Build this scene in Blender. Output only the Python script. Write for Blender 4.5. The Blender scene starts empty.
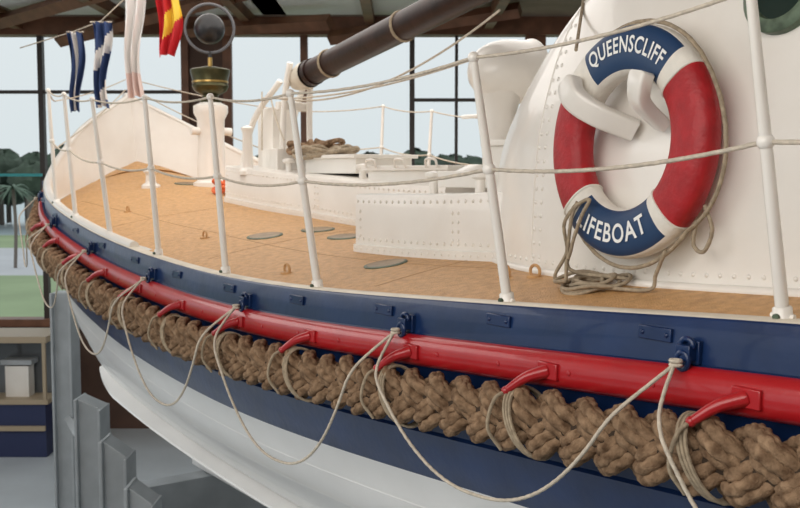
import bpy, math, random
import numpy as np
from mathutils import Vector, Matrix
random.seed(4)
sc=bpy.context.scene
CZ=3.6; F=1000.0; TH=math.atan(.079)
# ---------------------------------------------------------------- helpers
def W(px,py,Y):
    x=(px-400)/F; y=(254-py)/F
    d=Vector((x, math.cos(TH)+y*math.sin(TH), -math.sin(TH)+y*math.cos(TH)))
    d*=Y/d.y
    return Vector((d.x,d.y,d.z+CZ))
NC=3.59
def B(u,v,z):
    n=NC-v
    return Vector((-.573*u+.819*n, .819*u+.573*n, CZ+z))
UD=Vector((-.573,.819,0)); VD=Vector((-.819,-.573,0)); ZD=Vector((0,0,1))

MATS={}
def mat(name,col,rough=.5,metal=0,nscale=0,namt=.0,bump=0,bscale=40,col2=None,coat=0,lo=.35,hi=.7,detail=5,bdist=.01,spec=.5):
    m=bpy.data.materials.new(name); m.use_nodes=True
    nt=m.node_tree; b=nt.nodes['Principled BSDF']
    b.inputs['Base Color'].default_value=(*col,1); b.inputs['Roughness'].default_value=rough
    b.inputs['Metallic'].default_value=metal
    b.inputs['Coat Weight'].default_value=coat
    b.inputs['Specular IOR Level'].default_value=spec
    tc=nt.nodes.new('ShaderNodeTexCoord')
    if nscale:
        n=nt.nodes.new('ShaderNodeTexNoise'); n.inputs['Scale'].default_value=nscale; n.inputs['Detail'].default_value=detail
        nt.links.new(tc.outputs['Object'],n.inputs['Vector'])
        r=nt.nodes.new('ShaderNodeValToRGB'); c2=col2 or tuple(c*(1-namt) for c in col)
        r.color_ramp.elements[0].position=lo; r.color_ramp.elements[1].position=hi
        r.color_ramp.elements[0].color=(*c2,1); r.color_ramp.elements[1].color=(*col,1)
        nt.links.new(n.outputs['Fac'],r.inputs['Fac']); nt.links.new(r.outputs['Color'],b.inputs['Base Color'])
    if bump:
        n=nt.nodes.new('ShaderNodeTexNoise'); n.inputs['Scale'].default_value=bscale; n.inputs['Detail'].default_value=4
        nt.links.new(tc.outputs['Object'],n.inputs['Vector'])
        bp=nt.nodes.new('ShaderNodeBump'); bp.inputs['Strength'].default_value=bump; bp.inputs['Distance'].default_value=bdist
        nt.links.new(n.outputs['Fac'],bp.inputs['Height']); nt.links.new(bp.outputs['Normal'],b.inputs['Normal'])
    MATS[name]=m; return m
mat('white_paint',(.87,.84,.785),.3,0,3,.1,.14,14,col2=(.80,.76,.70),coat=.3)
mat('white_hull',(.88,.88,.87),.3,0,2,.08,.05,10,coat=.2)
mat('cream_paint',(.74,.67,.55),.45,0,8,.2)
mat('blue_paint',(.007,.027,.10),.3,0,6,.3,.12,25,coat=.25,spec=.4)
mat('red_paint',(.43,.011,.016),.3,0,5,.18,.10,25,coat=.35)
mat('buoy_red',(.45,.012,.018),.5,0,20,.25,.3,60)
mat('buoy_white',(.83,.79,.71),.55,0,20,.12,.3,60)
mat('buoy_blue',(.012,.045,.12),.5)
mat('letter_white',(.85,.85,.83),.5)
mat('deck_tan',(.67,.385,.16),.5,0,30,.25,.7,150,col2=(.50,.27,.105),lo=.33,hi=.66,detail=9)
mat('deck_plate',(.33,.23,.13),.45,0,20,.3)
mat('deck_seam',(.43,.25,.11),.6)
mat('verdigris',(.12,.17,.11),.5,.3,30,.5)
mat('fender_rope',(.37,.245,.15),.9,0,35,.6,.6,240,col2=(.125,.072,.04),lo=.32,hi=.68,detail=9,bdist=.01,spec=.2)
mat('fender_core',(.04,.025,.015),.95)
mat('cream_rope',(.68,.60,.49),.85,0,60,.25,.4,400)
mat('tan_rope',(.46,.37,.26),.9,0,60,.35,.4,400)
mat('orange_rope',(.75,.16,.05),.8)
mat('mast_wood',(.035,.013,.009),.45,0,9,.5,.1,30,spec=.3)
mat('brown_wood',(.25,.11,.06),.5,0,4,.4)
mat('dark_frame',(.045,.032,.028),.5)
mat('brass',(.55,.36,.12),.3,.9,20,.3)
mat('bronze_dark',(.09,.085,.04),.35,.8,15,.4)
mat('black',(.012,.012,.014),.4)
mat('ring_grey',(.10,.10,.11),.4)
mat('glass_dark',(.02,.035,.03),.08)
mat('steel_grey',(.42,.45,.47),.4,.1,5,.2)
mat('floor_paint',(.54,.60,.64),.3,0,1.5,.12,.05,8)
mat('ceiling_mat',(.34,.25,.20),.8,0,2,.3)
mat('ceiling_light',(.88,.86,.83),.8)
mat('wall_brown',(.12,.065,.045),.7,0,3,.3)
mat('wall_cream',(.55,.48,.40),.8,0,3,.1)
mat('flag_blue',(.03,.06,.17),.8); mat('flag_white',(.78,.76,.74),.8); mat('flag_red',(.55,.02,.03),.8); mat('flag_yellow',(.8,.55,.05),.8); mat('flag_pink',(.75,.60,.56),.8)
mat('leaf',(.08,.115,.08),.8,0,2,.4,.4,6); mat('palm_leaf',(.12,.18,.13),.7); mat('trunk',(.18,.15,.13),.9)
mat('grass',(.31,.40,.22),.9,0,.3,.2); mat('road',(.52,.53,.55),.8,0,.5,.1); mat('teal',(.05,.4,.42),.5)
mat('case_navy',(.02,.03,.09),.5); mat('case_glass',(.12,.13,.14),.1); mat('sea',(.42,.51,.54),.4)
mat('case_wood',(.40,.32,.22),.5)

class MB:
    def __init__(s): s.v=[];s.f=[];s.m=[];s.names=[]
    def mi(s,n):
        if n not in s.names: s.names.append(n)
        return s.names.index(n)
    def add(s,vs,fs,m):
        o=len(s.v); s.v.extend([tuple(p) for p in vs])
        k=s.mi(m) if isinstance(m,str) else None
        for i,f in enumerate(fs):
            s.f.append(tuple(a+o for a in f)); s.m.append(k if k is not None else s.mi(m[i]))
    def grid(s,rows,m,closeu=False,closev=False):
        R=len(rows);C=len(rows[0]);vs=[p for r in rows for p in r];fs=[]; ms=[]
        for i in range(R if closeu else R-1):
            for j in range(C if closev else C-1):
                a=i*C+j;b=i*C+(j+1)%C;c=((i+1)%R)*C+(j+1)%C;d=((i+1)%R)*C+j
                fs.append((a,b,c,d)); 
                if callable(m): ms.append(m(i,j))
        s.add(vs,fs,ms if callable(m) else m)
    def tube(s,pts,r,m,sides=8,closed=False,lobes=0,lay=.05,amp=.15,caps=True):
        P=np.array([tuple(p) for p in pts],float); N=len(P)
        T=np.roll(P,-1,0)-np.roll(P,1,0)
        if not closed: T[0]=P[1]-P[0];T[-1]=P[-1]-P[-2]
        T/=np.linalg.norm(T,axis=1)[:,None]+1e-12
        n=np.cross(T[0],[0,0,1.0]); 
        if np.linalg.norm(n)<1e-3: n=np.cross(T[0],[1.0,0,0])
        n/=np.linalg.norm(n); fr=[n]
        for i in range(1,N):
            n=fr[-1]-T[i]*np.dot(fr[-1],T[i]); n/=np.linalg.norm(n)+1e-12; fr.append(n)
        A=np.array(fr); Bn=np.cross(T,A)
        seg=np.r_[0,np.cumsum(np.linalg.norm(np.diff(P,axis=0),axis=1))]
        R=np.broadcast_to(np.array(r,float),(N,))
        ph=np.linspace(0,2*np.pi,sides,endpoint=False)
        rr=R[:,None]*np.ones((1,sides))
        if lobes: rr=rr*(1+amp*np.abs(np.cos(lobes/2*(ph[None,:])-np.pi*seg[:,None]/lay))-amp*.6)
        V=P[:,None,:]+rr[:,:,None]*(np.cos(ph)[None,:,None]*A[:,None,:]+np.sin(ph)[None,:,None]*Bn[:,None,:])
        V=V.reshape(-1,3); fs=[]
        for i in range(N if closed else N-1):
            i2=(i+1)%N
            for j in range(sides):
                j2=(j+1)%sides; fs.append((i*sides+j,i*sides+j2,i2*sides+j2,i2*sides+j))
        if caps and not closed:
            fs.append(tuple(range(sides))[::-1]); fs.append(tuple((N-1)*sides+j for j in range(sides)))
        s.add(V.tolist(),fs,m)
    def cyl(s,a,b,r,m,r2=None,sides=14):
        s.tube([a,b],[r,r if r2 is None else r2],m,sides)
    def box(s,c,ax,ay,az,m,bev=0):
        c=Vector(c)
        vs=[c+ax*i+ay*j+az*k for i in(-1,1) for j in(-1,1) for k in(-1,1)]
        s.add(vs,[(0,1,3,2),(4,6,7,5),(0,4,5,1),(2,3,7,6),(0,2,6,4),(1,5,7,3)],m)
    def sph(s,c,r,m,n=10,sc=(1,1,1)):
        c=Vector(c);rows=[]
        for i in range(n+1):
            t=math.pi*i/n
            rows.append([c+Vector((r*sc[0]*math.sin(t)*math.cos(2*math.pi*j/(n*2)),r*sc[1]*math.sin(t)*math.sin(2*math.pi*j/(n*2)),r*sc[2]*math.cos(t))) for j in range(n*2)])
        s.grid(rows,m,closev=True)
    def lathe(s,o,prof,m,ax=Vector((0,0,1)),n=24):
        ax=ax.normalized(); t=ax.cross(Vector((1,0,0))) if abs(ax.x)<.9 else ax.cross(Vector((0,1,0)))
        t.normalize(); b=ax.cross(t); rows=[]
        for (r,h) in prof: rows.append([Vector(o)+ax*h+(t*math.cos(2*math.pi*j/n)+b*math.sin(2*math.pi*j/n))*r for j in range(n)])
        s.grid(rows,m,closev=True)
    def rivet(s,p,nrm,m='white_paint',r=.007):
        s.lathe(p,[(r,0),(r*.75,r*.45),(0.0005,r*.65)],m,nrm,6)
    def build(s,name,parent=None,smooth=True,angle=40,bevel=0):
        me=bpy.data.meshes.new(name); me.from_pydata(s.v,[],s.f)
        for n in s.names: me.materials.append(MATS[n])
        me.polygons.foreach_set('material_index',s.m)
        me.polygons.foreach_set('use_smooth',[smooth]*len(s.f)); me.update()
        o=bpy.data.objects.new(name,me); sc.collection.objects.link(o)
        if smooth:
            try: me.set_sharp_from_angle(angle=math.radians(angle))
            except Exception: pass
        if bevel:
            b=o.modifiers.new('b','BEVEL'); b.width=bevel; b.segments=2; b.limit_method='ANGLE'
        if parent: o.parent=parent
        return o
def empty(name):
    e=bpy.data.objects.new(name,None); sc.collection.objects.link(e); return e
def cr(P,n):
    P=[np.array(p,float) for p in P]; out=[]
    Q=[2*P[0]-P[1]]+P+[2*P[-1]-P[-2]]
    for i in range(1,len(Q)-2):
        for k in range(n):
            t=k/n; a,b,c,d=Q[i-1],Q[i],Q[i+1],Q[i+2]
            out.append(.5*((2*b)+(-a+c)*t+(2*a-5*b+4*c-d)*t*t+(-a+3*b-3*c+d)*t**3))
    out.append(P[-1]); return np.array(out)
def curve(P,n=8): return [Vector(p) for p in cr([tuple(p) for p in P],n)]

# ---------------------------------------------------------------- hull geometry
SH=[(-5.2,0,.5),(-4.95,.45,.36),(-4.3,.9,.18),(-3,1.25,-.02),(-1,1.44,-.22),(.3,1.51,-.30),(1.37,1.535,-.350),(2.35,1.545,-.411),(3.47,1.57,-.468),(4.33,1.585,-.48),(5.18,1.58,-.452),(6.03,1.56,-.395),(6.82,1.52,-.315),(7.44,1.47,-.235),(7.99,1.38,-.145),(8.59,1.2,-.02),(9.12,.93,.18),(9.59,.56,.46),(9.93,0,.785)]
S=cr(SH,8); NS=len(S)
def vs_(u): return float(np.interp(u,S[:,0],S[:,1]))
def zs_(u): return float(np.interp(u,S[:,0],S[:,2]))
def bw(u): return float(np.interp(u,[-5.2,-4,-3,5.6,7,8,8.6,9.1,9.6,9.93],[.4,.15,0,0,.05,.13,.20,.33,.52,.78]))
sD=[0,.1,.2,.45,.65,.9,1.15,1.4,1.65,1.87]
fM=[1,1.005,1.005,1.0,.97,.90,.77,.56,.3,.03]
fB=[1,.995,.985,.96,.925,.86,.76,.60,.34,.03]
def hp_uv(us,vs,zs,nu,nv,s,o):
    k=min(1,max(0,(abs(us-2.4)-2.5)/4.2)); k=k*k*(3-2*k)
    f=np.interp(s,sD,fM)*(1-k)+np.interp(s,sD,fB)*k
    u=us-(max(0,us-7)*.09*s if us>0 else -max(0,-us-2)*.1*s)
    v=vs*f
    D=zs+2.36; 
    z=zs-s if s<.7 else zs-.7-(s-.7)*(D-.7)/1.17
    return u+nu*o, v+nv*o, z
DE=[max(.01,hp_uv(S[i,0],S[i,1],0,0,0,min(.5,bw(S[i,0])),0)[1]-.05) for i in range(NS)]
def da(u): return float(np.interp(u,S[:,0],DE))
def deckz(u,v):
    a=max(.05,da(u)); return zs_(u)-bw(u)-.006+.17*max(0,(1-(v/a)**2))
def deckn(u,v):
    e=.03; a=B(u+e,v,deckz(u+e,v))-B(u-e,v,deckz(u-e,v)); c=B(u,v+e,deckz(u,v+e))-B(u,v-e,deckz(u,v-e))
    n=a.cross(c).normalized(); return n if n.z>0 else -n
tang=np.gradient(S[:,:2],axis=0); tang/=np.linalg.norm(tang,axis=1)[:,None]
NRM=np.stack([-tang[:,1],tang[:,0]],1); NRM[-1]=(1,0); NRM[0]=(-1,0)
def HP(i,s,o,side=1):
    u,v,z=hp_uv(S[i,0],S[i,1],S[i,2],NRM[i,0],NRM[i,1],s,o)
    return B(u,side*max(0,v),z)
def HPu(u,s,o,side=1):
    i=int(np.searchsorted(S[:,0],u)); i=min(max(1,i),NS-1); t=(u-S[i-1,0])/(S[i,0]-S[i-1,0])
    a=S[i-1]*(1-t)+S[i]*t; n=NRM[i-1]*(1-t)+NRM[i]*t
    return B(*(lambda q:(q[0],side*q[1],q[2]))(hp_uv(a[0],a[1],a[2],n[0],n[1],s,o)))
boat=empty('lifeboat')
prof=[(-.008,-.055,'c'),(-.014,-.05,'c'),(-.014,-.005,'c'),(-.008,.006,'b'),(0,.01,'b'),(.06,.012,'b'),(.110,.012,'b'),(.112,.03,'r'),(.119,.048,'r'),(.135,.060,'r'),(.155,.065,'r'),(.18,.065,'r'),(.20,.060,'r'),(.215,.046,'r'),(.222,.012,'r'),(.228,.0,'b'),(.32,0,'b'),(.45,0,'b'),(.46,.012,'b'),(.54,.012,'b'),(.63,.01,'w'),(.645,0,'w')]
prof+= [(x,0,'w') for x in (.75,.85)]
for x in (.95,1.05,1.15,1.25,1.35,1.45,1.55,1.65,1.75,1.87): prof.append((x,0,'w'))
mm={'c':'cream_paint','b':'blue_paint','r':'red_paint','w':'white_hull'}
for side,nm in ((1,'hull_port'),(-1,'hull_starboard')):
    h=MB(); rows=[[HP(i,p[0],p[1],side) for p in prof] for i in range(NS)]
    h.grid(rows,lambda i,j:mm[prof[j][2]])
    h.build(nm,boat,angle=35)
b=MB()
for s0 in (.78,.92,1.06,1.48):
    b.grid([[HP(i,s0-.008,.0005),HP(i,s0-.002,.0028),HP(i,s0,-.001)] for i in range(NS)],'white_hull')
b.build('hull_planking',boat)
b=MB()
rows=[]
for i in range(24,NS-36):
    s0=1.17+.012*max(0,8-S[i,0]); tp=min(1,(NS-36-i)/12)**.6; rows.append([HP(i,s0-.01,-.01),HP(i,s0,.12*tp),HP(i,s0+.012,.14*tp),HP(i,s0+.045,.14*tp),HP(i,s0+.06,.12*tp),HP(i,s0+.07,-.01)])
b.grid(rows,'white_hull'); b.add(rows[-1],[(0,1,2,3,4,5)],'white_hull'); b.build('bilge_keel',boat)
b=MB()
b.box(B(2.3,0,-2.45),UD*6.0,VD*.07,ZD*.14,'white_hull'); b.build('keel',boat,bevel=.01)
b=MB()
b.tube([B(9.95,0,.82),B(9.9,0,.4),B(9.74,0,-.3),B(9.5,0,-1.2),B(9.2,0,-1.9),B(8.2,0,-2.4)],[.05,.05,.05,.05,.06,.06],'white_hull',8); b.build('stem_post',boat)
# deck
d=MB(); rows=[]
for i in range(NS):
    u=S[i,0]; a=DE[i]; rows.append([B(u-(.08 if abs(u)>9.4 else 0),a*j,deckz(u,a*j)) for j in np.linspace(-1,1,25)])
d.grid(rows,'deck_tan')
d.build('deck_planking',boat)
b=MB()
for side in(1,-1):
    b.grid([[HP(i,s_,-.05,side) for s_ in np.r_[-.014,np.linspace(0.02,bw(S[i,0])+.04,5)]] for i in range(NS)],'white_paint')
    b.tube([B(S[i,0],side*max(.0,S[i,1]-.03),S[i,2]+.016) for i in range(NS) if S[i,0]>5.6],.03,'white_paint',10)
    b.grid([[B(S[i,0],side*(DE[i]-.002),deckz(S[i,0],DE[i])+.004),B(S[i,0],side*max(0,DE[i]-.05),deckz(S[i,0],DE[i]-.05)+.004)] for i in range(NS) if 5.5<S[i,0]<9.5],'white_paint')
b.build('bulwark_inner',boat)
b=MB()
def onW(px,py,n=60):
    for k in range(800):
        Y=2+k*.015; p=W(px,py,Y); u=-.573*p.x+.819*p.y; nn=.819*p.x+.573*p.y; v=NC-nn
        if p.z-CZ<deckz(u,v): return u,v
    return u,v
for px,py,r in((265,236,.105),(318,230,.10),(386,264,.10),(345,237,.10),(188,184,.12)):
    u,v=onW(px,py); z=deckz(u,v); dn=deckn(u,v)
    b.lathe(B(u,v,z-.009),[(r,0),(r,.012),(r-.014,.015)],'verdigris',dn,32); b.lathe(B(u,v,z-.009),[(r-.014,.015),(r-.022,.012),(.001,.012)],'deck_plate',dn,32)
for px,py in((287,273),(505,277),(535,277),(205,238),(128,212)):
    u,v=onW(px,py); z=deckz(u,v)
    b.tube([B(u+.025*math.cos(t),v+.0,z+.018+.023*math.sin(t)) for t in np.linspace(0,2*math.pi,14,endpoint=False)],.006,'deck_tan',6,closed=True)
    b.lathe(B(u,v,z-.01),[(.03,0),(.03,.014),(.0,.016)],'deck_tan')
b.build('deck_fittings',boat)
b=MB()
for u0 in(3.3,4.9,6.6):
    b.tube([B(u0,v,deckz(u0,v)-.001) for v in np.linspace(-1.4,1.4,20)],.003,'deck_seam',5)
b.tube([B(u,1.05,deckz(u,1.05)-.001) for u in np.arange(-1,8.2,.15)],.003,'deck_seam',5)
b.build('deck_seams',boat)
# blue strake fittings
b=MB()
EY=[.45,1.62,2.82,4.02,5.15,6.25,7.3,8.3]
for u in EY:
    p=HPu(u,.078,.035); b.box(p,UD*.022,VD*.018,ZD*.020,'blue_paint')
    b.tube([p+ZD*.018+UD*.020*math.cos(t)+ZD*.016*math.sin(t) for t in np.linspace(-.3,3.5,9)],.008,'blue_paint',7)
    b.tube([p-ZD*.02+VD*.016+UD*.018*math.cos(t)+ZD*.022*math.sin(t) for t in np.linspace(0,2*math.pi,12,endpoint=False)],.008,'blue_paint',7,closed=True)
    b.box(HPu(u,.078,.018),UD*.03,VD*.008,ZD*.030,'blue_paint')
for u in np.arange(-1,9,.62):
    p=HPu(u+.26,.04,.014); b.box(p,UD*.055,VD*.006,ZD*.018,'blue_paint')
    for q_ in(-.04,.04): b.rivet(p+UD*q_+VD*.006,VD,'blue_paint',.008)
b.build('strake_fittings',boat,bevel=.004)

# ---------------------------------------------------------------- rope fender
def sheer_path(u0,u1,s,o,step):
    pts=[HPu(u,s,o) for u in np.r_[np.arange(u0,9.2,.04),np.arange(9.2,u1,.012)] if u<u1]
    P=np.array([tuple(p) for p in pts]); L=np.r_[0,np.cumsum(np.linalg.norm(np.diff(P,axis=0),axis=1))]
    q=np.arange(0,L[-1],step); return np.stack([np.interp(q,L,P[:,k]) for k in range(3)],1),q
P,q=sheer_path(-.6,9.93,.315,.10,.006)
for _ in range(10): P[1:-1]=(P[:-2]+P[1:-1]*2+P[2:])/4
T=np.gradient(P,axis=0);T/=np.linalg.norm(T,axis=1)[:,None]
UPv=np.tile([0,0,1.0],(len(P),1)); OUT=np.cross(UPv,T); OUT/=np.linalg.norm(OUT,axis=1)[:,None]
if np.dot(OUT[50],np.array(VD))<0: OUT=-OUT
UPn=np.cross(T,OUT); UPn*=np.sign(UPn[:,2:3])
fm=MB(); pitch=.40
fm.tube(P[::8],.042,'fender_core',10)
for k in range(3):
    th=2*np.pi*q/pitch+2*np.pi*k/3
    wob=1+.05*np.sin(q*7.3+k)
    c=P+UPn*(.054*wob*np.sin(th))[:,None]+OUT*(.035*np.sin(2*th))[:,None]
    Ts=np.gradient(c,axis=0);Ts/=np.linalg.norm(Ts,axis=1)[:,None]
    A=np.cross(Ts,OUT);A/=np.linalg.norm(A,axis=1)[:,None];Bb=np.cross(Ts,A)
    sg=np.sign(np.sum(Bb*OUT,axis=1))[:,None]
    for face in (1,-1):
        for m_ in range(3):
            x=(m_-1)
            cc=c+A*((x*.0280)+.003*np.sin(q*13+m_*2+k))[:,None]+Bb*sg*(face*(.0175-.010*x*x))
            fm.tube(cc,.0170,'fender_rope',10,lobes=3,lay=.040,amp=.36)
fen=fm.build('braided_rope_fender',None,angle=180)
b=MB()
for u in (.62,1.50,2.12,2.75,3.40,4.0,4.62,5.25,5.85,6.45,7.05,7.65,8.2):
    c=HPu(u,.315,.10)
    for w in range(3):
        off=(w-1)*.012
        pts=[c+UD*(off+.05*math.cos(t))+ZD*.096*math.cos(t)+VD*.082*math.sin(t) for t in np.linspace(0,2*math.pi,28,endpoint=False)]
        b.tube(pts,.005,'tan_rope',6,closed=True)
b.build('fender_lashing',fen)
b=MB()
for u in (.8,1.47,2.13,2.79,3.45,4.06,4.7,5.3,5.9,6.5,7.1,7.7):
    a=HPu(u-.05,.165,.062); e=HPu(u+.05,.225,.140); m2=HPu(u+.0,.185,.105)
    b.tube(curve([a,m2,e],6),list(np.linspace(.022,.012,13)),'red_paint',9)
    b.box(HPu(u-.05,.165,.066),UD*.04,VD*.008,ZD*.024,'red_paint')
    b.sph(e,.014,'red_paint',6)
    b.tube(curve([e,HPu(u+.06,.25,.178),HPu(u+.07,.33,.195),HPu(u+.05,.40,.16)],5),.0065,'tan_rope',6)
b.build('fender_cleats',boat,bevel=.004)
b=MB()
for u in np.arange(-1,9,.3): b.rivet(HPu(u,.165,.063),VD,'red_paint',.010)
b.build('rail_bolts',boat)

# ---------------------------------------------------------------- grab lines
g=MB()
EYE=[HPu(u,.105,.075) for u in EY]
for k in range(len(EY)-1):
    ua,ub=EY[k],EY[k+1]; pts=[]
    sag=[.52,.43,.55,.53,.50,.45,.40][k]
    n=44
    for i in range(n+1):
        t=i/n; uu=ua+(ub-ua)*t
        w=(1-abs(2*t-1)**2.3)
        za=EYE[k].z*(1-t)+EYE[k+1].z*t
        z=za-sag*w
        drop=min(1.5,max(.0,zs_(uu)+CZ-z))
        o=.075+ (.150*min(1,max(0,(drop-.10)/.12)))-.05*max(0,drop-.42)
        p=HPu(uu,min(drop,.45),o); p.z=z; pts.append(p)
    P2=[pts[0]]+[(pts[i-1]+pts[i]*2+pts[i+1])/4 for i in range(1,n)]+[pts[-1]]
    P3=curve(P2,5); g.tube(P3,.0052,'cream_rope',8,lobes=3,lay=.03,amp=.25)
for k,e in enumerate(EYE):
    for w in range(2): g.tube([e+ZD*(.0+w*.010)+UD*.014*math.cos(t)+VD*.012*math.sin(t) for t in np.linspace(0,2*math.pi,12,endpoint=False)],.005,'cream_rope',6,closed=True)
g.build('grab_line',None,angle=180)

# ---------------------------------------------------------------- guard rail
gr=MB()
ST=[(1.41,.77,.165),(2.39,.775,.15),(3.54,.80,.125),(4.39,.85,.07),(5.26,.87,.065),(6.10,.87,.10),(6.87,.85,.06),(7.5,.84,.04)]
ST=[(-1.0,.76,.15),(.2,.76,.17)]+ST
def stan(u,h,lean,side=1,mb=gr):
    v=vs_(u)-.05; z0=deckz(u,v) if bw(u)<.04 else zs_(u)
    if bw(u)>=.04: v=vs_(u)-.03
    p0=B(u,side*v,z0-.01); p1=B(u,side*(v+lean),z0+h); ax=(p1-p0).normalized()
    L=(p1-p0).length
    mb.tube([p0,p0+ax*L*.55,p1],[.0165,.015,.012],'white_paint',12)
    mb.sph(p1,.018,'white_paint',8); pm=p0+ax*L*.57; mb.sph(pm,.021,'white_paint',8)
    mb.lathe(p0,[(.032,0),(.032,.014),(.023,.02),(.023,.055),(.017,.06)],'white_paint',ax,16)
    mb.cyl(p0+ax*.035-UD*.031,p0+ax*.035+UD*.031,.007,'white_paint',sides=8)
    mb.cyl(p0+ax*.035+VD*.02,p0+ax*.035+VD*.032,.008,'verdigris',sides=8)
    return p1,pm
for side in(1,-1):
    tops=[];mids=[]
    for u,h,l in ST:
        a,c=stan(u,h,l,side); tops.append(a);mids.append(c)
    tops.append(B(8.6,side*1.1,.62)); mids.append(B(8.9,side*1.0,.25))
    tops.append(B(9.85,side*.05,.95)); mids.append(B(9.85,side*.05,.85))
    for arr,sg,r in((tops,.025,.0052),(mids,.03,.0058)):
        for i in range(len(arr)-1):
            n=60
            pts=[arr[i].lerp(arr[i+1],t)-ZD*(4*sg*t*(1-t)) for t in np.linspace(0,1,n+1)]
            gr.tube(pts,r,'cream_rope',8,lobes=3,lay=.024,amp=.22)
gr.build('guard_rail',boat,angle=60)

# ---------------------------------------------------------------- shelter
zz=[-.75,-.3,0,.2,.46,.66,.85,1.05,1.25,1.38,1.42]
LL=[3.12,3.1,3.06,2.99,2.80,2.60,2.35,2.0,1.5,.8,.05]
bb=[1.25,1.25,1.243,1.228,1.19,1.14,1.06,.93,.66,.32,.02]
ZZ=np.array(cr(list(zip(zz,LL,bb)),5))
def shd(z): return float(np.interp(z,ZZ[:,0],ZZ[:,1])),float(np.interp(z,ZZ[:,0],ZZ[:,2]))
def shv(u,z):
    L,bz=shd(z); a=min(1,abs(u-.5)/L); return bz*(1-a**3)**(1/3)
sh=MB(); rows=[]
for z,L,bz in ZZ:
    r=[]
    for k in range(120):
        t=2*math.pi*k/120; c=math.cos(t);s_=math.sin(t)
        r.append(B(.5+L*math.copysign(abs(c)**(2/3),c),bz*math.copysign(abs(s_)**(2/3),s_),z))
    rows.append(r)
sh.grid(rows,'white_paint',closev=True)
def shp(u,z,o=0):
    v=shv(u,z); e=.01; dv=(shv(u+e,z)-shv(u-e,z))/(2*e); dz=(shv(u,z+e)-shv(u,z-e))/(2*e)
    n=(VD*1.0-UD*dv-ZD*dz).normalized(); return B(u,v,z)+n*o,n
for u0 in(.2,1.28,2.72):
    for z in np.arange(-.3,1.0,.05):
        for du in(-.022,.022):
            p,n=shp(u0+du,z,.0); sh.rivet(p,n,r=.0085)
    sh.tube([shp(u0+.04,z,.0)[0] for z in np.arange(-.35,1.0,.05)],.004,'white_paint',5)
for u0 in np.arange(-.5,3.3,.05):
    p,n=shp(u0,deckz(u0,shv(u0,-.3))+.04); sh.rivet(p,n,r=.008)
sh.tube([B(u,shv(u,-.3)+.01,deckz(u,shv(u,-.3))+.0) for u in np.arange(-.8,3.3,.04)],.016,'white_paint',8)
for u0 in np.arange(.2,2.9,.07):
    p,n=shp(u0,.74); sh.rivet(p,n,r=.008)
sh.build('shelter',boat,angle=50)
p,n=shp(1.66,.50,.0)
b=MB(); b.lathe(p,[(.125,-.01),(.125,.02),(.11,.03),(.09,.03),(.085,.012)],'verdigris',n,36); b.lathe(p,[(.088,.012),(.001,.014)],'glass_dark',n,36)
for k in range(8):
    t=k*math.pi/4; b.rivet(p+n*.028+(UD*math.cos(t)+ZD*math.sin(t))*.1,n,'verdigris',.009)
b.build('porthole',boat)

# ---------------------------------------------------------------- lifebuoy
p,n=shp(2.13,.095,.0)
nb=(Vector((n.x,n.y,0)).normalized()+ZD*.05).normalized()
xb=ZD.cross(nb).normalized(); yb=nb.cross(xb)
if xb.x<0: xb=-xb
roll=math.radians(3)
X=xb*math.cos(roll)+yb*math.sin(roll); Yb=yb*math.cos(roll)-xb*math.sin(roll)
C=p+nb*.075+X*.018
def L3(x,y,z): return C+X*x+Yb*y+nb*z
R0,rw,rd,pp=.280,.077,.05,2.5
def sec(ph):
    c=math.cos(ph);s_=math.sin(ph); return rw*math.copysign(abs(c)**(2/pp),c),rd*math.copysign(abs(s_)**(2/pp),s_)
lb=MB(); NA=240;NP=36; rows=[]
for i in range(NA):
    a=2*math.pi*i/NA; r=[]
    for j in range(NP):
        o,dd=sec(2*math.pi*j/NP); r.append(L3((R0+o)*math.cos(a),(R0+o)*math.sin(a),dd))
    rows.append(r)
def bm(i,j):
    a=(i+.5)*360/NA; ph=(j+.5)*360/NP
    if 45<a<121 and 20<ph<140: return 'buoy_blue'
    if 228<a<304 and 30<ph<150: return 'buoy_blue'
    if a<35 or a>312 or 148<a<218: return 'buoy_red'
    return 'buoy_white'
lb.grid(rows,bm,closeu=True,closev=True)
for a0 in (35,148,218,312):
    a=math.radians(a0); pts=[]
    for j in range(NP):
        o,dd=sec(2*math.pi*j/NP); pts.append(L3((R0+o*1.01)*math.cos(a),(R0+o*1.01)*math.sin(a),dd*1.02))
    lb.tube(pts,.004,'buoy_white',6,closed=True)
def arctext(txt,size,amid,span,inv,ro=0):
    cu=bpy.data.curves.new('t','FONT'); cu.body=txt; cu.size=1; cu.offset=.018; cu.resolution_u=4; cu.space_character=1.12
    ob=bpy.data.objects.new('t',cu); sc.collection.objects.link(ob)
    dg=bpy.context.evaluated_depsgraph_get(); me=bpy.data.meshes.new_from_object(ob.evaluated_get(dg))
    V=[v.co.copy() for v in me.vertices]; Fc=[tuple(f.vertices) for f in me.polygons]
    bpy.data.objects.remove(ob)
    x0=min(v.x for v in V);x1=max(v.x for v in V);y0=min(v.y for v in V);y1=max(v.y for v in V)
    out=[]
    for v in V:
        t=(v.x-x0)/(x1-x0)-.5; yy=((v.y-y0)/(y1-y0)-.5)*size
        if not inv: a=math.radians(amid-t*span); r=R0+ro+yy
        else: a=math.radians(amid+t*span); r=R0-yy
        out.append(L3(r*math.cos(a),r*math.sin(a),rd+.0022))
    lb.add(out,Fc,'letter_white')
arctext('QUEENSCLIFF',.060,83,70,False,.008)
arctext('LIFEBOAT',.060,265.5,66,True)
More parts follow.
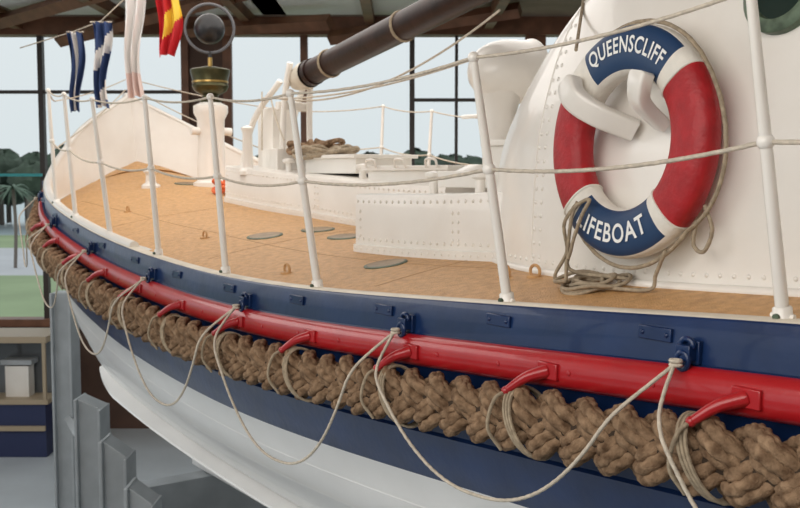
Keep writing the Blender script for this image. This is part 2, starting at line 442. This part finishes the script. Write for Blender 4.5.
def cord(a0,a1,bul,sag):
    pts=[]
    for t in np.linspace(0,1,24):
        a=math.radians(a0+(a1-a0)*t); r=R0+rw+.008+bul*math.sin(math.pi*t); pts.append(L3(r*math.cos(a),r*math.sin(a)-sag*math.sin(math.pi*t),-.01))
    lb.tube(pts,.0065,'tan_rope',8,lobes=3,lay=.02,amp=.2)
cord(-48,35,.02,.03);cord(35,148,.002,0);cord(148,218,.004,.0);cord(218,312,.010,.01)
lb.build('lifebuoy',None,angle=60)
b=MB()
def arm(pts3,w0,w1):
    cp=curve([L3(*q_) for q_ in pts3],6); rows=[]
    for i,q_ in enumerate(cp):
        t=i/(len(cp)-1); d_=(cp[min(i+1,len(cp)-1)]-cp[max(i-1,0)]).normalized(); sd=d_.cross(nb).normalized()*(w0+(w1-w0)*t)*(.75 if i==0 else 1); up=sd.cross(d_).normalized()*(.026-.004*t)
        rr=[]
        for k in range(20):
            an=2*math.pi*k/20; rr.append(q_+sd*math.copysign(abs(math.cos(an))**.4,math.cos(an))+up*math.copysign(abs(math.sin(an))**.4,math.sin(an)))
        rows.append(rr)
    b.grid(rows,'white_paint',closev=True)
    b.add(rows[0],[tuple(range(20))],'white_paint'); b.add(rows[-1],[tuple(range(20))],'white_paint')
arm([(-.205,.205,.08),(-.165,.145,.085),(-.10,.09,.04),(-.045,.045,-.06)],.044,.034)
arm([(.135,.190,.072),(.125,.15,.075),(.105,.105,.05),(.085,.05,-.05)],.036,.030)
b.build('lifebuoy_bracket',boat,angle=50)
# rope coil & heaving line
rp=MB(); pts=[]
u0,v0=onW(592,289)
for k in range(140):
    t=k/139; a=t*2*math.pi*6.2; r=.075+.025*math.sin(a*.37)+.014*math.sin(a*1.7)
    u=u0+r*1.15*math.cos(a)+.02*math.sin(a*.23); v=v0+r*.8*math.sin(a); v=min(v,vs_(u)-.1)
    pts.append(B(u,v,deckz(u,v)+.006+.03*t+.006*math.sin(a*3.1)))
rp.tube(curve(pts,3),.0065,'tan_rope',7,lobes=3,lay=.02,amp=.2)
e=pts[-1]
rp.tube(curve([e,e+ZD*.06,L3(-.23,-.36,.05),L3(-.205,-.28,.065),L3(-.18,-.20,.065),L3(-.10,-.175,.07),L3(-.14,-.23,.07),L3(-.20,-.33,.06),L3(-.22,-.40,.04),pts[80]],10),.006,'tan_rope',7,lobes=3,lay=.02,amp=.2)
q1=onW(556,287);q2=onW(650,294)
rp.tube(curve([L3(-.17,-.18,.062),L3(-.22,-.25,.075),L3(-.25,-.34,.04),B(q1[0],q1[1],deckz(*q1)+.02),pts[10]],8),.006,'tan_rope',7,lobes=3,lay=.02,amp=.2)
rp.tube(curve([pts[0],B(q2[0]+.14,q2[1],deckz(q2[0]+.14,q2[1])+.01),B(q2[0],q2[1],deckz(*q2)+.012),L3(.13,-.40,.0),L3(.19,-.33,.02)],8),.006,'tan_rope',7,lobes=3,lay=.02,amp=.2)
rp.tube(curve([L3(.3,-.2,-.02),L3(.33,-.27,-.02),L3(.30,-.33,-.02),L3(.26,-.31,-.02),L3(.27,-.24,-.02)],8),.006,'tan_rope',7,lobes=3,lay=.02,amp=.2)
rp.build('coiled_rope',None,angle=180)

# ---------------------------------------------------------------- casings
cs=MB()
def casing(u0,u1,v,vfar,h,riv=True,top='white_paint'):
    n=10
    us=np.linspace(u0,u1,n)
    rows=[]
    for u in us:
        zb=deckz(u,v); t=zb+h
        rows.append([B(u,v+.014,zb-.05),B(u,v+.014,zb+.036),B(u,v,zb+.038),B(u,v,t-.02),B(u,v-.006,t-.005),B(u,v-.02,t),B(u,vfar+.02,t),B(u,vfar,t-.02),B(u,vfar,zb-.05)])
    cs.grid(rows,'white_paint')
    cs.add(rows[0],[tuple(range(9))],'white_paint'); cs.add(rows[-1],[tuple(range(9))],'white_paint')
    if riv:
        for u in np.arange(u0+.03,u1,.05):
            zb=deckz(u,v)
            cs.rivet(B(u,v,zb+h-.035),VD,r=.009); cs.rivet(B(u,v,zb+.065),VD,r=.009); cs.rivet(B(u,v+.014,zb+.018),VD,r=.007)
        for uu in (u0+.04,u1-.04,(u0+u1)/2-.02,(u0+u1)/2+.02):
            for z in np.arange(.08,h-.05,.04): cs.rivet(B(uu,v,deckz(uu,v)+z),VD,r=.009)
casing(2.6,4.2,.92,-.92,.285)
casing(4.2,6.9,.36,-.6,.27)
for v in np.arange(-.5,.9,.05): cs.rivet(B(4.2,v,deckz(4.2,.9)+.25),UD,r=.009)
cs.build('deck_casing',boat,angle=35)
b=MB()
def ub(u,v,z,du,dv,dz,m='white_paint'): b.box(B(u,v,z),UD*du,VD*dv,ZD*dz,m)
ub(4.7,.0,-.02,.40,.26,.05); ub(4.7,0,.04,.43,.29,.014)
for uu in(4.4,4.7,5.0): b.tube(curve([B(uu-.05,.30,.04),B(uu-.04,.31,.085),B(uu+.04,.31,.085),B(uu+.05,.30,.04)],5),.008,'white_paint',7)
ub(5.7,-.05,.06,.32,.22,.05); ub(5.7,-.05,.12,.35,.25,.012)
ub(3.6,.25,-.02,.35,.35,.04); 
ub(6.55,.02,.1,.12,.15,.09)
ub(4.0,-.1,.08,.16,.2,.08); ub(4.0,-.1,.17,.19,.23,.015)
for u,v in((6.2,.2),(5.25,.2),(4.05,.55),(3.5,.7)):
    z=deckz(u,v)+.2
    b.lathe(B(u,v,z),[(.05,0),(.05,.02),(.025,.03),(.022,.12),(.045,.13),(.045,.15),(0,.16)],'white_paint')
for u in(3.5,4.2,4.9):
    b.cyl(B(u,-.55,-.2),B(u,-.55,.38),.014,'white_paint')
b.tube([B(3.2,-.55,.38),B(5.2,-.55,.38)],.014,'white_paint')
b.lathe(B(3.95,.35,-.06),[(.14,0),(.14,.03),(.11,.05),(.11,.08),(.05,.11),(0,.115)],'white_paint')
b.build('deck_hatches',boat,angle=35,bevel=.006)
# cowl ventilator
b=MB(); c0=W(500,72,5.6); base=Vector((c0.x,c0.y,CZ-.2))
b.tube([base,base+ZD*.12,c0-ZD*.22,c0-ZD*.1],[.11,.095,.095,.13],'white_paint',24)
rows=[]
hd=Vector((.85,.5,.05)).normalized(); e1=hd.cross(ZD).normalized(); e2=e1.cross(hd)
for t_,r_ in((-.19,.001),(-.18,.05),(-.155,.095),(-.11,.135),(-.05,.163),(.02,.176),(.08,.178),(.15,.175),(.2,.18),(.21,.185),(.2,.17),(.1,.15),(0,.1),(-.02,.001)):
    rows.append([c0+hd*t_+(e1*math.cos(a)+e2*math.sin(a))*r_ for a in np.linspace(0,2*math.pi,32,endpoint=False)])
b.grid(rows,'white_paint',closev=True)
b.build('cowl_ventilator',None,angle=60)
# mast
b=MB(); m0=B(6.35,0,.70); m1=B(2.2,0,1.40); dm=(m1-m0).normalized()
b.tube([m0,m0+dm*.03,m0.lerp(m1,.5),m1],[.07,.088,.094,.098],'mast_wood',28)
q_=m0+dm*.12; b.tube([q_,q_+dm*.05],.096,'mast_wood',24)
for t in(.09,.3):
    q_=m0.lerp(m1,t); e1=dm.cross(ZD).normalized();e2=dm.cross(e1)
    for w in range(2): b.tube([q_+dm*.012*w+(e1*math.cos(a)+e2*math.sin(a))*.095 for a in np.linspace(0,2*math.pi,18,endpoint=False)],.006,'tan_rope',6,closed=True)
b.build('wooden_mast',None)
b=MB()
for sg in(-1,1):
    b.tube(curve([B(6.45,.12*sg,-.05),B(6.45,.11*sg,.35),B(6.42,.10*sg,.62),B(6.36,.095*sg,.80)],5),.024,'white_paint',8)
    b.tube(curve([B(6.95,.22*sg,-.05),B(6.8,.17*sg,.4),B(6.5,.1*sg,.68)],5),.024,'white_paint',8)
b.lathe(m0-dm*.12,[(.0,0),(.05,.0),(.075,.03),(.09,.10),(.1,.16),(.1,.22)],'cream_paint',dm)
b.sph(m0-dm*.15,.035,'verdigris',7)
b.box(B(6.5,0,.5),UD*.03,VD*.13,ZD*.03,'white_paint')
b.box(B(6.75,.0,.25),UD*.12,VD*.10,ZD*.25,'white_paint')
b.lathe(B(6.6,.32,.0),[(.07,0),(.07,.03),(.04,.05),(.035,.3),(.05,.34),(0,.36)],'white_paint')
b.build('mast_crutch',boat,bevel=.006)
b=MB()
def line(a,c,sag,r=.006,m='cream_rope'):
    b.tube([a.lerp(c,t)-ZD*4*sag*t*(1-t) for t in np.linspace(0,1,30)],r,m,7)
line(W(275,98,7.0),W(500,10,5.0),.16); line(W(262,98,7.2),W(470,60,5.0),.06)
line(W(585,-10,4),W(576,50,3.35),0,.006,'tan_rope')
line(W(262,92,7.4),W(262,150,7.2),.0); line(W(270,95,7.4),W(284,140,7.2),.03)
b.build('rigging_line',None)
b=MB()
def pile(u0,v0,z0,ru,rv,turns,m,r=.014,zh=.1):
    pts=[]
    for k in range(int(turns*14)):
        a=k/14*2*math.pi; f=.6+.4*math.sin(k*.61); t=k/(turns*14)
        pts.append(B(u0+ru*f*math.cos(a),v0+rv*f*math.sin(a),z0+zh*t+.02*math.sin(k*1.3)))
    b.tube(curve(pts,3),r,m,7)
pile(5.95,.05,.13,.28,.2,7,'tan_rope',.014,.05)
pile(6.25,-.05,.17,.2,.2,5,'fender_rope',.018,.06)
b.build('mooring_rope_pile',None)
b=MB(); pile(7.45,.05,deckz(7.45,.05)+.03,.16,.14,5,'orange_rope',.016,.10); b.build('orange_rope_coil',None)

b=MB(); u,v=8.2,-.12; z=deckz(u,v)
b.lathe(B(u,v,z-.02),[(.16,0),(.16,.05),(.125,.07),(.115,.40),(.12,.60),(.15,.66),(.15,.72),(.07,.76)],'white_paint')
b.cyl(B(u,v+.19,z+.48),B(u,v-.19,z+.48),.035,'white_paint'); 
b.build('samson_post',boat)
pc=B(u,v,z+.72)
b=MB()
b.lathe(pc,[(.02,0),(.09,0),(.095,.03),(.07,.05),(.07,.07),(.14,.11),(.16,.15),(.15,.18),(.17,.26),(.175,.29),(.165,.30),(.06,.32)],'bronze_dark')
b.lathe(pc,[(.145,.175),(.158,.18),(.158,.195),(.145,.20)],'brass')
b.cyl(pc+ZD*.30,pc+ZD*.40,.02,'brass')
rc=pc+ZD*.65; vw=Vector((.22,-1,0)).normalized(); sx=Vector((1,.22,0)).normalized()
b.tube([rc+sx*.21*math.cos(t)+ZD*.21*math.sin(t) for t in np.linspace(0,2*math.pi,40,endpoint=False)],.013,'ring_grey',8,closed=True)
b.lathe(rc-vw*.03,[(.001,.13),(.06,.12),(.12,.06),(.135,0),(.12,-.06),(.001,-.09)],'black',vw)
b.cyl(rc-ZD*.2,pc+ZD*.38,.015,'black')
b.build('signal_lamp',None)
b=MB()
for u,v,h in((8.3,.4,.12),(8.6,-.3,.14)):
    z=deckz(u,v); b.lathe(B(u,v,z-.01),[(.08,0),(.08,.03),(.045,.05),(.04,h),(.07,h+.03),(0,h+.05)],'white_paint')
b.box(B(7.0,-.9,deckz(7,-.9)+.12),UD*.5,VD*.18,ZD*.13,'white_paint')
b.box(B(8.1,-.75,deckz(8.1,-.75)+.1),UD*.3,VD*.2,ZD*.12,'white_paint')
b.build('bow_fittings',boat,bevel=.008)

# ---------------------------------------------------------------- cradle
b=MB()
def wedge(px,Y,zl,zr,w,d=.1,m='steel_grey'):
    p=W(px,300,Y); vs=[]
    for sy in(-d,d):
        vs+=[(p.x-w,p.y+sy,0),(p.x+w,p.y+sy,0),(p.x+w,p.y+sy,zr),(p.x-w,p.y+sy,zl)]
    b.add(vs,[(0,1,2,3),(7,6,5,4),(0,4,5,1),(1,5,6,2),(2,6,7,3),(3,7,4,0)],m)
    b.box((p.x-w,p.y-.02,zl/2),Vector((.012,0,0)),Vector((0,d+.03,0)),ZD*zl/2,m)
    b.box((p.x+w,p.y-.02,zr/2),Vector((.012,0,0)),Vector((0,d+.03,0)),ZD*zr/2,m)
wedge(65,9.4,2.5,2.5,.085)
wedge(90,7.7,1.88,1.80,.09); wedge(115,7.0,1.74,1.62,.085); wedge(140,6.4,1.60,1.48,.08); wedge(166,5.9,1.5,1.4,.06)
p=W(65,300,9.4); q_=W(163,300,5.9)
b.tube([Vector((p.x,p.y,.25)),Vector((q_.x,q_.y,.25))],.09,'steel_grey',4)
b.tube([Vector((p.x,p.y,1.3)),Vector((q_.x,q_.y,1.1))],.05,'steel_grey',4)
for uu in(-2,1.5,5,8): b.box(B(uu,0,-3.1),UD*.1,VD*1.1,ZD*.5,'steel_grey')
b.build('boat_cradle',None,smooth=False,bevel=.006)

# ---------------------------------------------------------------- room
def slab(name,c,sx_,sy_,sz_,m):
    b=MB(); b.box(c,Vector((sx_,0,0)),Vector((0,sy_,0)),ZD*sz_,m); return b.build(name,smooth=False)
slab('floor',(0,4,-.05),11,10.3,.05,'floor_paint')
slab('ceiling',(0,4,5.80),11,10.3,.05,'ceiling_mat')
WY=14.0
slab('wall_far',(0,WY+.1,.75),10.9,.1,.75,'wall_brown')
slab('wall_right',(10.9,4,2.9),.1,10,2.85,'wall_cream')
slab('unseen_wall_back',(0,-6.2,2.9),10.9,.1,2.85,'wall_cream')  # unseen wall behind the camera, added to block sky light
slab('unseen_wall_left',(-10.9,4,.6),.1,10,.6,'wall_brown')  # out of view, added to reduce sky fill; open above for side light
b=MB()
for yy in np.arange(-5,14,2.4): b.box((-10.9,yy,3.5),Vector((.06,0,0)),Vector((0,.06,0)),ZD*2.3,'brown_wood')
b.box((-10.9,4,5.65),Vector((.08,0,0)),Vector((0,10,0)),ZD*.12,'brown_wood')
b.build('window_2',smooth=False)
slab('trim_1',(0,WY-.03,5.63),10.8,.14,.12,'brown_wood')
slab('trim_2',(0,WY-.03,1.54),10.8,.14,.05,'brown_wood')
b=MB()
def mull(px,w,m='dark_frame',z0=1.5,z1=5.55,Y=WY):
    p=W(px,175,Y); b.box((p.x,Y,(z0+z1)/2),Vector((w,0,0)),Vector((0,.05,0)),ZD*((z1-z0)/2),m)
for px,w,m in((-60,.04,'dark_frame'),(44,.035,'dark_frame'),(187,.05,'brown_wood'),(229,.06,'brown_wood'),(305,.05,'brown_wood'),(412,.035,'dark_frame'),(456,.02,'dark_frame'),(534,.14,'brown_wood'),(640,.05,'dark_frame'),(760,.05,'dark_frame')): mull(px,w,m)
for a,c,py in((-400,187,92),(413,530,100)):
    A=W(a,py,WY);D=W(c,py,WY); b.box(((A.x+D.x)/2,WY,A.z),Vector(((D.x-A.x)/2,0,0)),Vector((0,.04,0)),ZD*.022,'dark_frame')
b.build('window_1',None,smooth=False)
b=MB(); A=W(208,175,WY); b.box((A.x,WY+.05,3.5),Vector((.24,0,0)),Vector((0,.05,0)),ZD*2.1,'wall_brown'); b.build('trim_3',smooth=False)
b=MB(); A=W(-300,175,13.85); D=W(42,174,13.85); b.box(((A.x+D.x)/2,13.85,A.z),Vector(((D.x-A.x)/2,0,0)),Vector((0,.02,0)),ZD*.02,'teal'); b.build('window_rail',smooth=False)
b=MB()
for i,(x0,y0,x1,y1) in enumerate(((-30,30,130,-15),(60,40,330,-30),(330,38,520,10),(190,30,330,22))):
    a=W(x0,y0,13.6);c=W(x1,y1,11.2 if i<2 else 12.6); b.tube([a,c],.10,'brown_wood',4)
for X_ in np.arange(-10,10.5,1.6): b.box((X_,8,5.66),Vector((.06,0,0)),Vector((0,5.9,0)),ZD*.08,'brown_wood')
b.build('ceiling_beam',smooth=False)
b=MB()
for px,wd in ((350,1.2),(60,.8),(230,.6)):
    A=W(px,5,12.6); b.box((A.x,12.4,5.735),Vector((wd,0,0)),Vector((0,1.1,0)),ZD*.012,'ceiling_light')
b.build('ceiling_panel',smooth=False)
# display case
b=MB(); A=W(10,380,12.6)
b.box((A.x-.6,12.9,.35),Vector((1.06,0,0)),Vector((0,.35,0)),ZD*.35,'case_navy')
b.box((A.x-.6,12.9,.72),Vector((1.1,0,0)),Vector((0,.38,0)),ZD*.03,'case_wood')
b.box((A.x-.6,13.1,1.12),Vector((1.06,0,0)),Vector((0,.15,0)),ZD*.38,'case_glass')
b.box((A.x-.6,12.9,1.52),Vector((1.1,0,0)),Vector((0,.38,0)),ZD*.04,'case_wood')
for i in(-1.06,-.5,.45,1.06): b.box((A.x-.6+i,12.55,1.12),Vector((.02,0,0)),Vector((0,.02,0)),ZD*.38,'case_wood')
b.box((A.x+.05,12.8,.95),Vector((.15,0,0)),Vector((0,.1,0)),ZD*.2,'white_paint'); b.box((A.x+.05,12.8,1.2),Vector((.2,0,0)),Vector((0,.12,0)),ZD*.03,'steel_grey')
b.box((A.x-.6,12.53,.38),Vector((1.06,0,0)),Vector((0,.02,0)),ZD*.03,'case_wood')
b.build('display_case',smooth=False)
def flag(x,y0,y1,wpx,Y,cols,tilt=0):
    b=MB(); n=30;m_=14
    a=W(x,y0,Y);c=W(x,y1,Y); wd=wpx*Y/1000
    rows=[]
    for i in range(n+1):
        t=i/n; ww=wd*(1-.25*t+.12*math.sin(5*t+x))
        rows.append([Vector((a.x+tilt*t+ww*(j/m_-.5)+.02*math.sin(6*t+x),Y+.05*math.sin(j*1.1+3*t+x),a.z+(c.z-a.z)*t-.05*abs(j/m_-.5)*t)) for j in range(m_+1)])
    b.grid(rows,lambda i,j:cols(i/n,j/m_))
    b.cyl(Vector((a.x-wd/2-.01,Y,a.z)),Vector((a.x+wd/2+.01,Y,a.z)),.008,'cream_rope',sides=6)
    return b.build('signal_flag')
flag(75,32,110,15,9.5,lambda t,s:'flag_white' if .3<s<.62 else 'flag_blue')
flag(101,22,106,19,9.3,lambda t,s:'flag_blue' if (t+s*.4)%.62<.4 else 'flag_white')
flag(133,-8,96,21,9.0,lambda t,s:'flag_white' if t<.75 else 'flag_pink')
flag(168,-12,54,24,8.8,lambda t,s:'flag_yellow' if (t+s*.55)>.55 and (t+s*.5)<.85 and s>.2 else 'flag_red')
b=MB(); b.tube([W(20,48,9.8),W(75,31,9.5),W(101,21,9.3),W(133,-9,9.0),W(168,-13,8.8),W(260,-60,8)],.006,'cream_rope',6)
b.build('flag_halyard')

# ---------------------------------------------------------------- outside
def ground(name,y0,y1,m,z=-.12):
    b=MB(); b.add([(-300,y0,z),(300,y0,z),(300,y1,z),(-300,y1,z)],[(0,1,2,3)],m); return b.build(name,smooth=False)
ground('grass_lawn',14.4,37,'grass'); ground('road',37,51,'road'); ground('grass_verge',51,62,'grass'); ground('sea_water',62,900,'sea',-.3)
b=MB()
for k in range(120):
    Y=random.uniform(66,80); px=random.uniform(-120,560)
    if px>70: top=random.uniform(158,172)
    else: top=random.uniform(152,170)
    p=W(px,top,Y); r=random.uniform(1.0,1.8); c=Vector((p.x,Y,max(.4,p.z-r*.7)))
    n_=7; rows=[]
    for i in range(n_+1):
        t=math.pi*i/n_; rows.append([c+Vector((math.sin(t)*math.cos(2*math.pi*j/12)*r*1.3,math.sin(t)*math.sin(2*math.pi*j/12)*r,math.cos(t)*r))*1+Vector([random.uniform(-.25,.25) for _ in range(3)]) for j in range(12)])
    b.grid(rows,'leaf',closev=True); b.cyl((c.x,c.y,-.2),c,.2,'trunk',sides=6)
b.build('tree_line')
def palm(px,py,Y,s):
    b=MB(); t=W(px,py,Y); b.tube(curve([Vector((t.x,Y,-.15)),Vector((t.x+.1*s,Y,t.z*.5)),t],6),.11*s,'trunk',8)
    for k in range(22):
        a=k*2.4; el=random.uniform(-.3,1.1); pts=[]
        for i in range(9):
            q=i/8; pts.append(t+Vector((math.cos(a)*q*1.5*s,math.sin(a)*q*1.5*s,(math.sin(el)*q*1.3-q*q*1.1)*s)))
        sd=Vector((-math.sin(a),math.cos(a),0))
        rows=[[p_-sd*.10*s*math.sin(math.pi*min(1,.15+i/9))-ZD*.06*s,p_,p_+sd*.10*s*math.sin(math.pi*min(1,.15+i/9))-ZD*.06*s] for i,p_ in enumerate(pts)]
        b.grid(rows,'palm_leaf')
    b.build('palm_tree')
palm(13,188,40,.65)

# ---------------------------------------------------------------- light
w=bpy.data.worlds.new('overcast_sky'); sc.world=w; w.use_nodes=True
nt=w.node_tree; bg=nt.nodes['Background']
tc=nt.nodes.new('ShaderNodeTexCoord'); sp=nt.nodes.new('ShaderNodeSeparateXYZ'); rm=nt.nodes.new('ShaderNodeValToRGB')
nt.links.new(tc.outputs['Generated'],sp.inputs[0]); nt.links.new(sp.outputs['Z'],rm.inputs['Fac']); nt.links.new(rm.outputs['Color'],bg.inputs['Color'])
rm.color_ramp.elements[0].position=0; rm.color_ramp.elements[0].color=(.70,.77,.79,1)
rm.color_ramp.elements[1].position=.5; rm.color_ramp.elements[1].color=(.84,.90,.93,1)
bg.inputs['Strength'].default_value=1.0
def area(name,loc,tgt,sx_,sy_,e,col=(1,1,1)):
    l=bpy.data.lights.new(name,'AREA'); l.shape='RECTANGLE'; l.size=sx_; l.size_y=sy_; l.energy=e; l.color=col
    o=bpy.data.objects.new(name,l); sc.collection.objects.link(o); o.location=loc
    o.rotation_euler=(Vector(tgt)-Vector(loc)).to_track_quat('-Z','Y').to_euler(); return o
area('added_fill_light',(-1.8,1.0,5.4),(0,4,2),5,5,265,(1,.955,.90))  # added area lamps under the closed ceiling to brighten the room, no skylight there
area('added_fill_light',(0,8,5.45),(0,8,0),6,5,195,(1,.96,.91))
area('added_fill_light',(-6,7,5.45),(-5,7,0),4,6,200,(1,.98,.95))

cam=bpy.data.cameras.new('camera'); co=bpy.data.objects.new('camera',cam); sc.collection.objects.link(co); sc.camera=co
co.location=(0,0,CZ); co.rotation_euler=(math.pi/2-TH,0,0)
cam.sensor_width=36; cam.lens=45; cam.clip_end=2000; cam.clip_start=.05
cam.dof.use_dof=True; cam.dof.focus_distance=3.3; cam.dof.aperture_fstop=7
sc.view_settings.view_transform='Standard'; sc.view_settings.look='None'
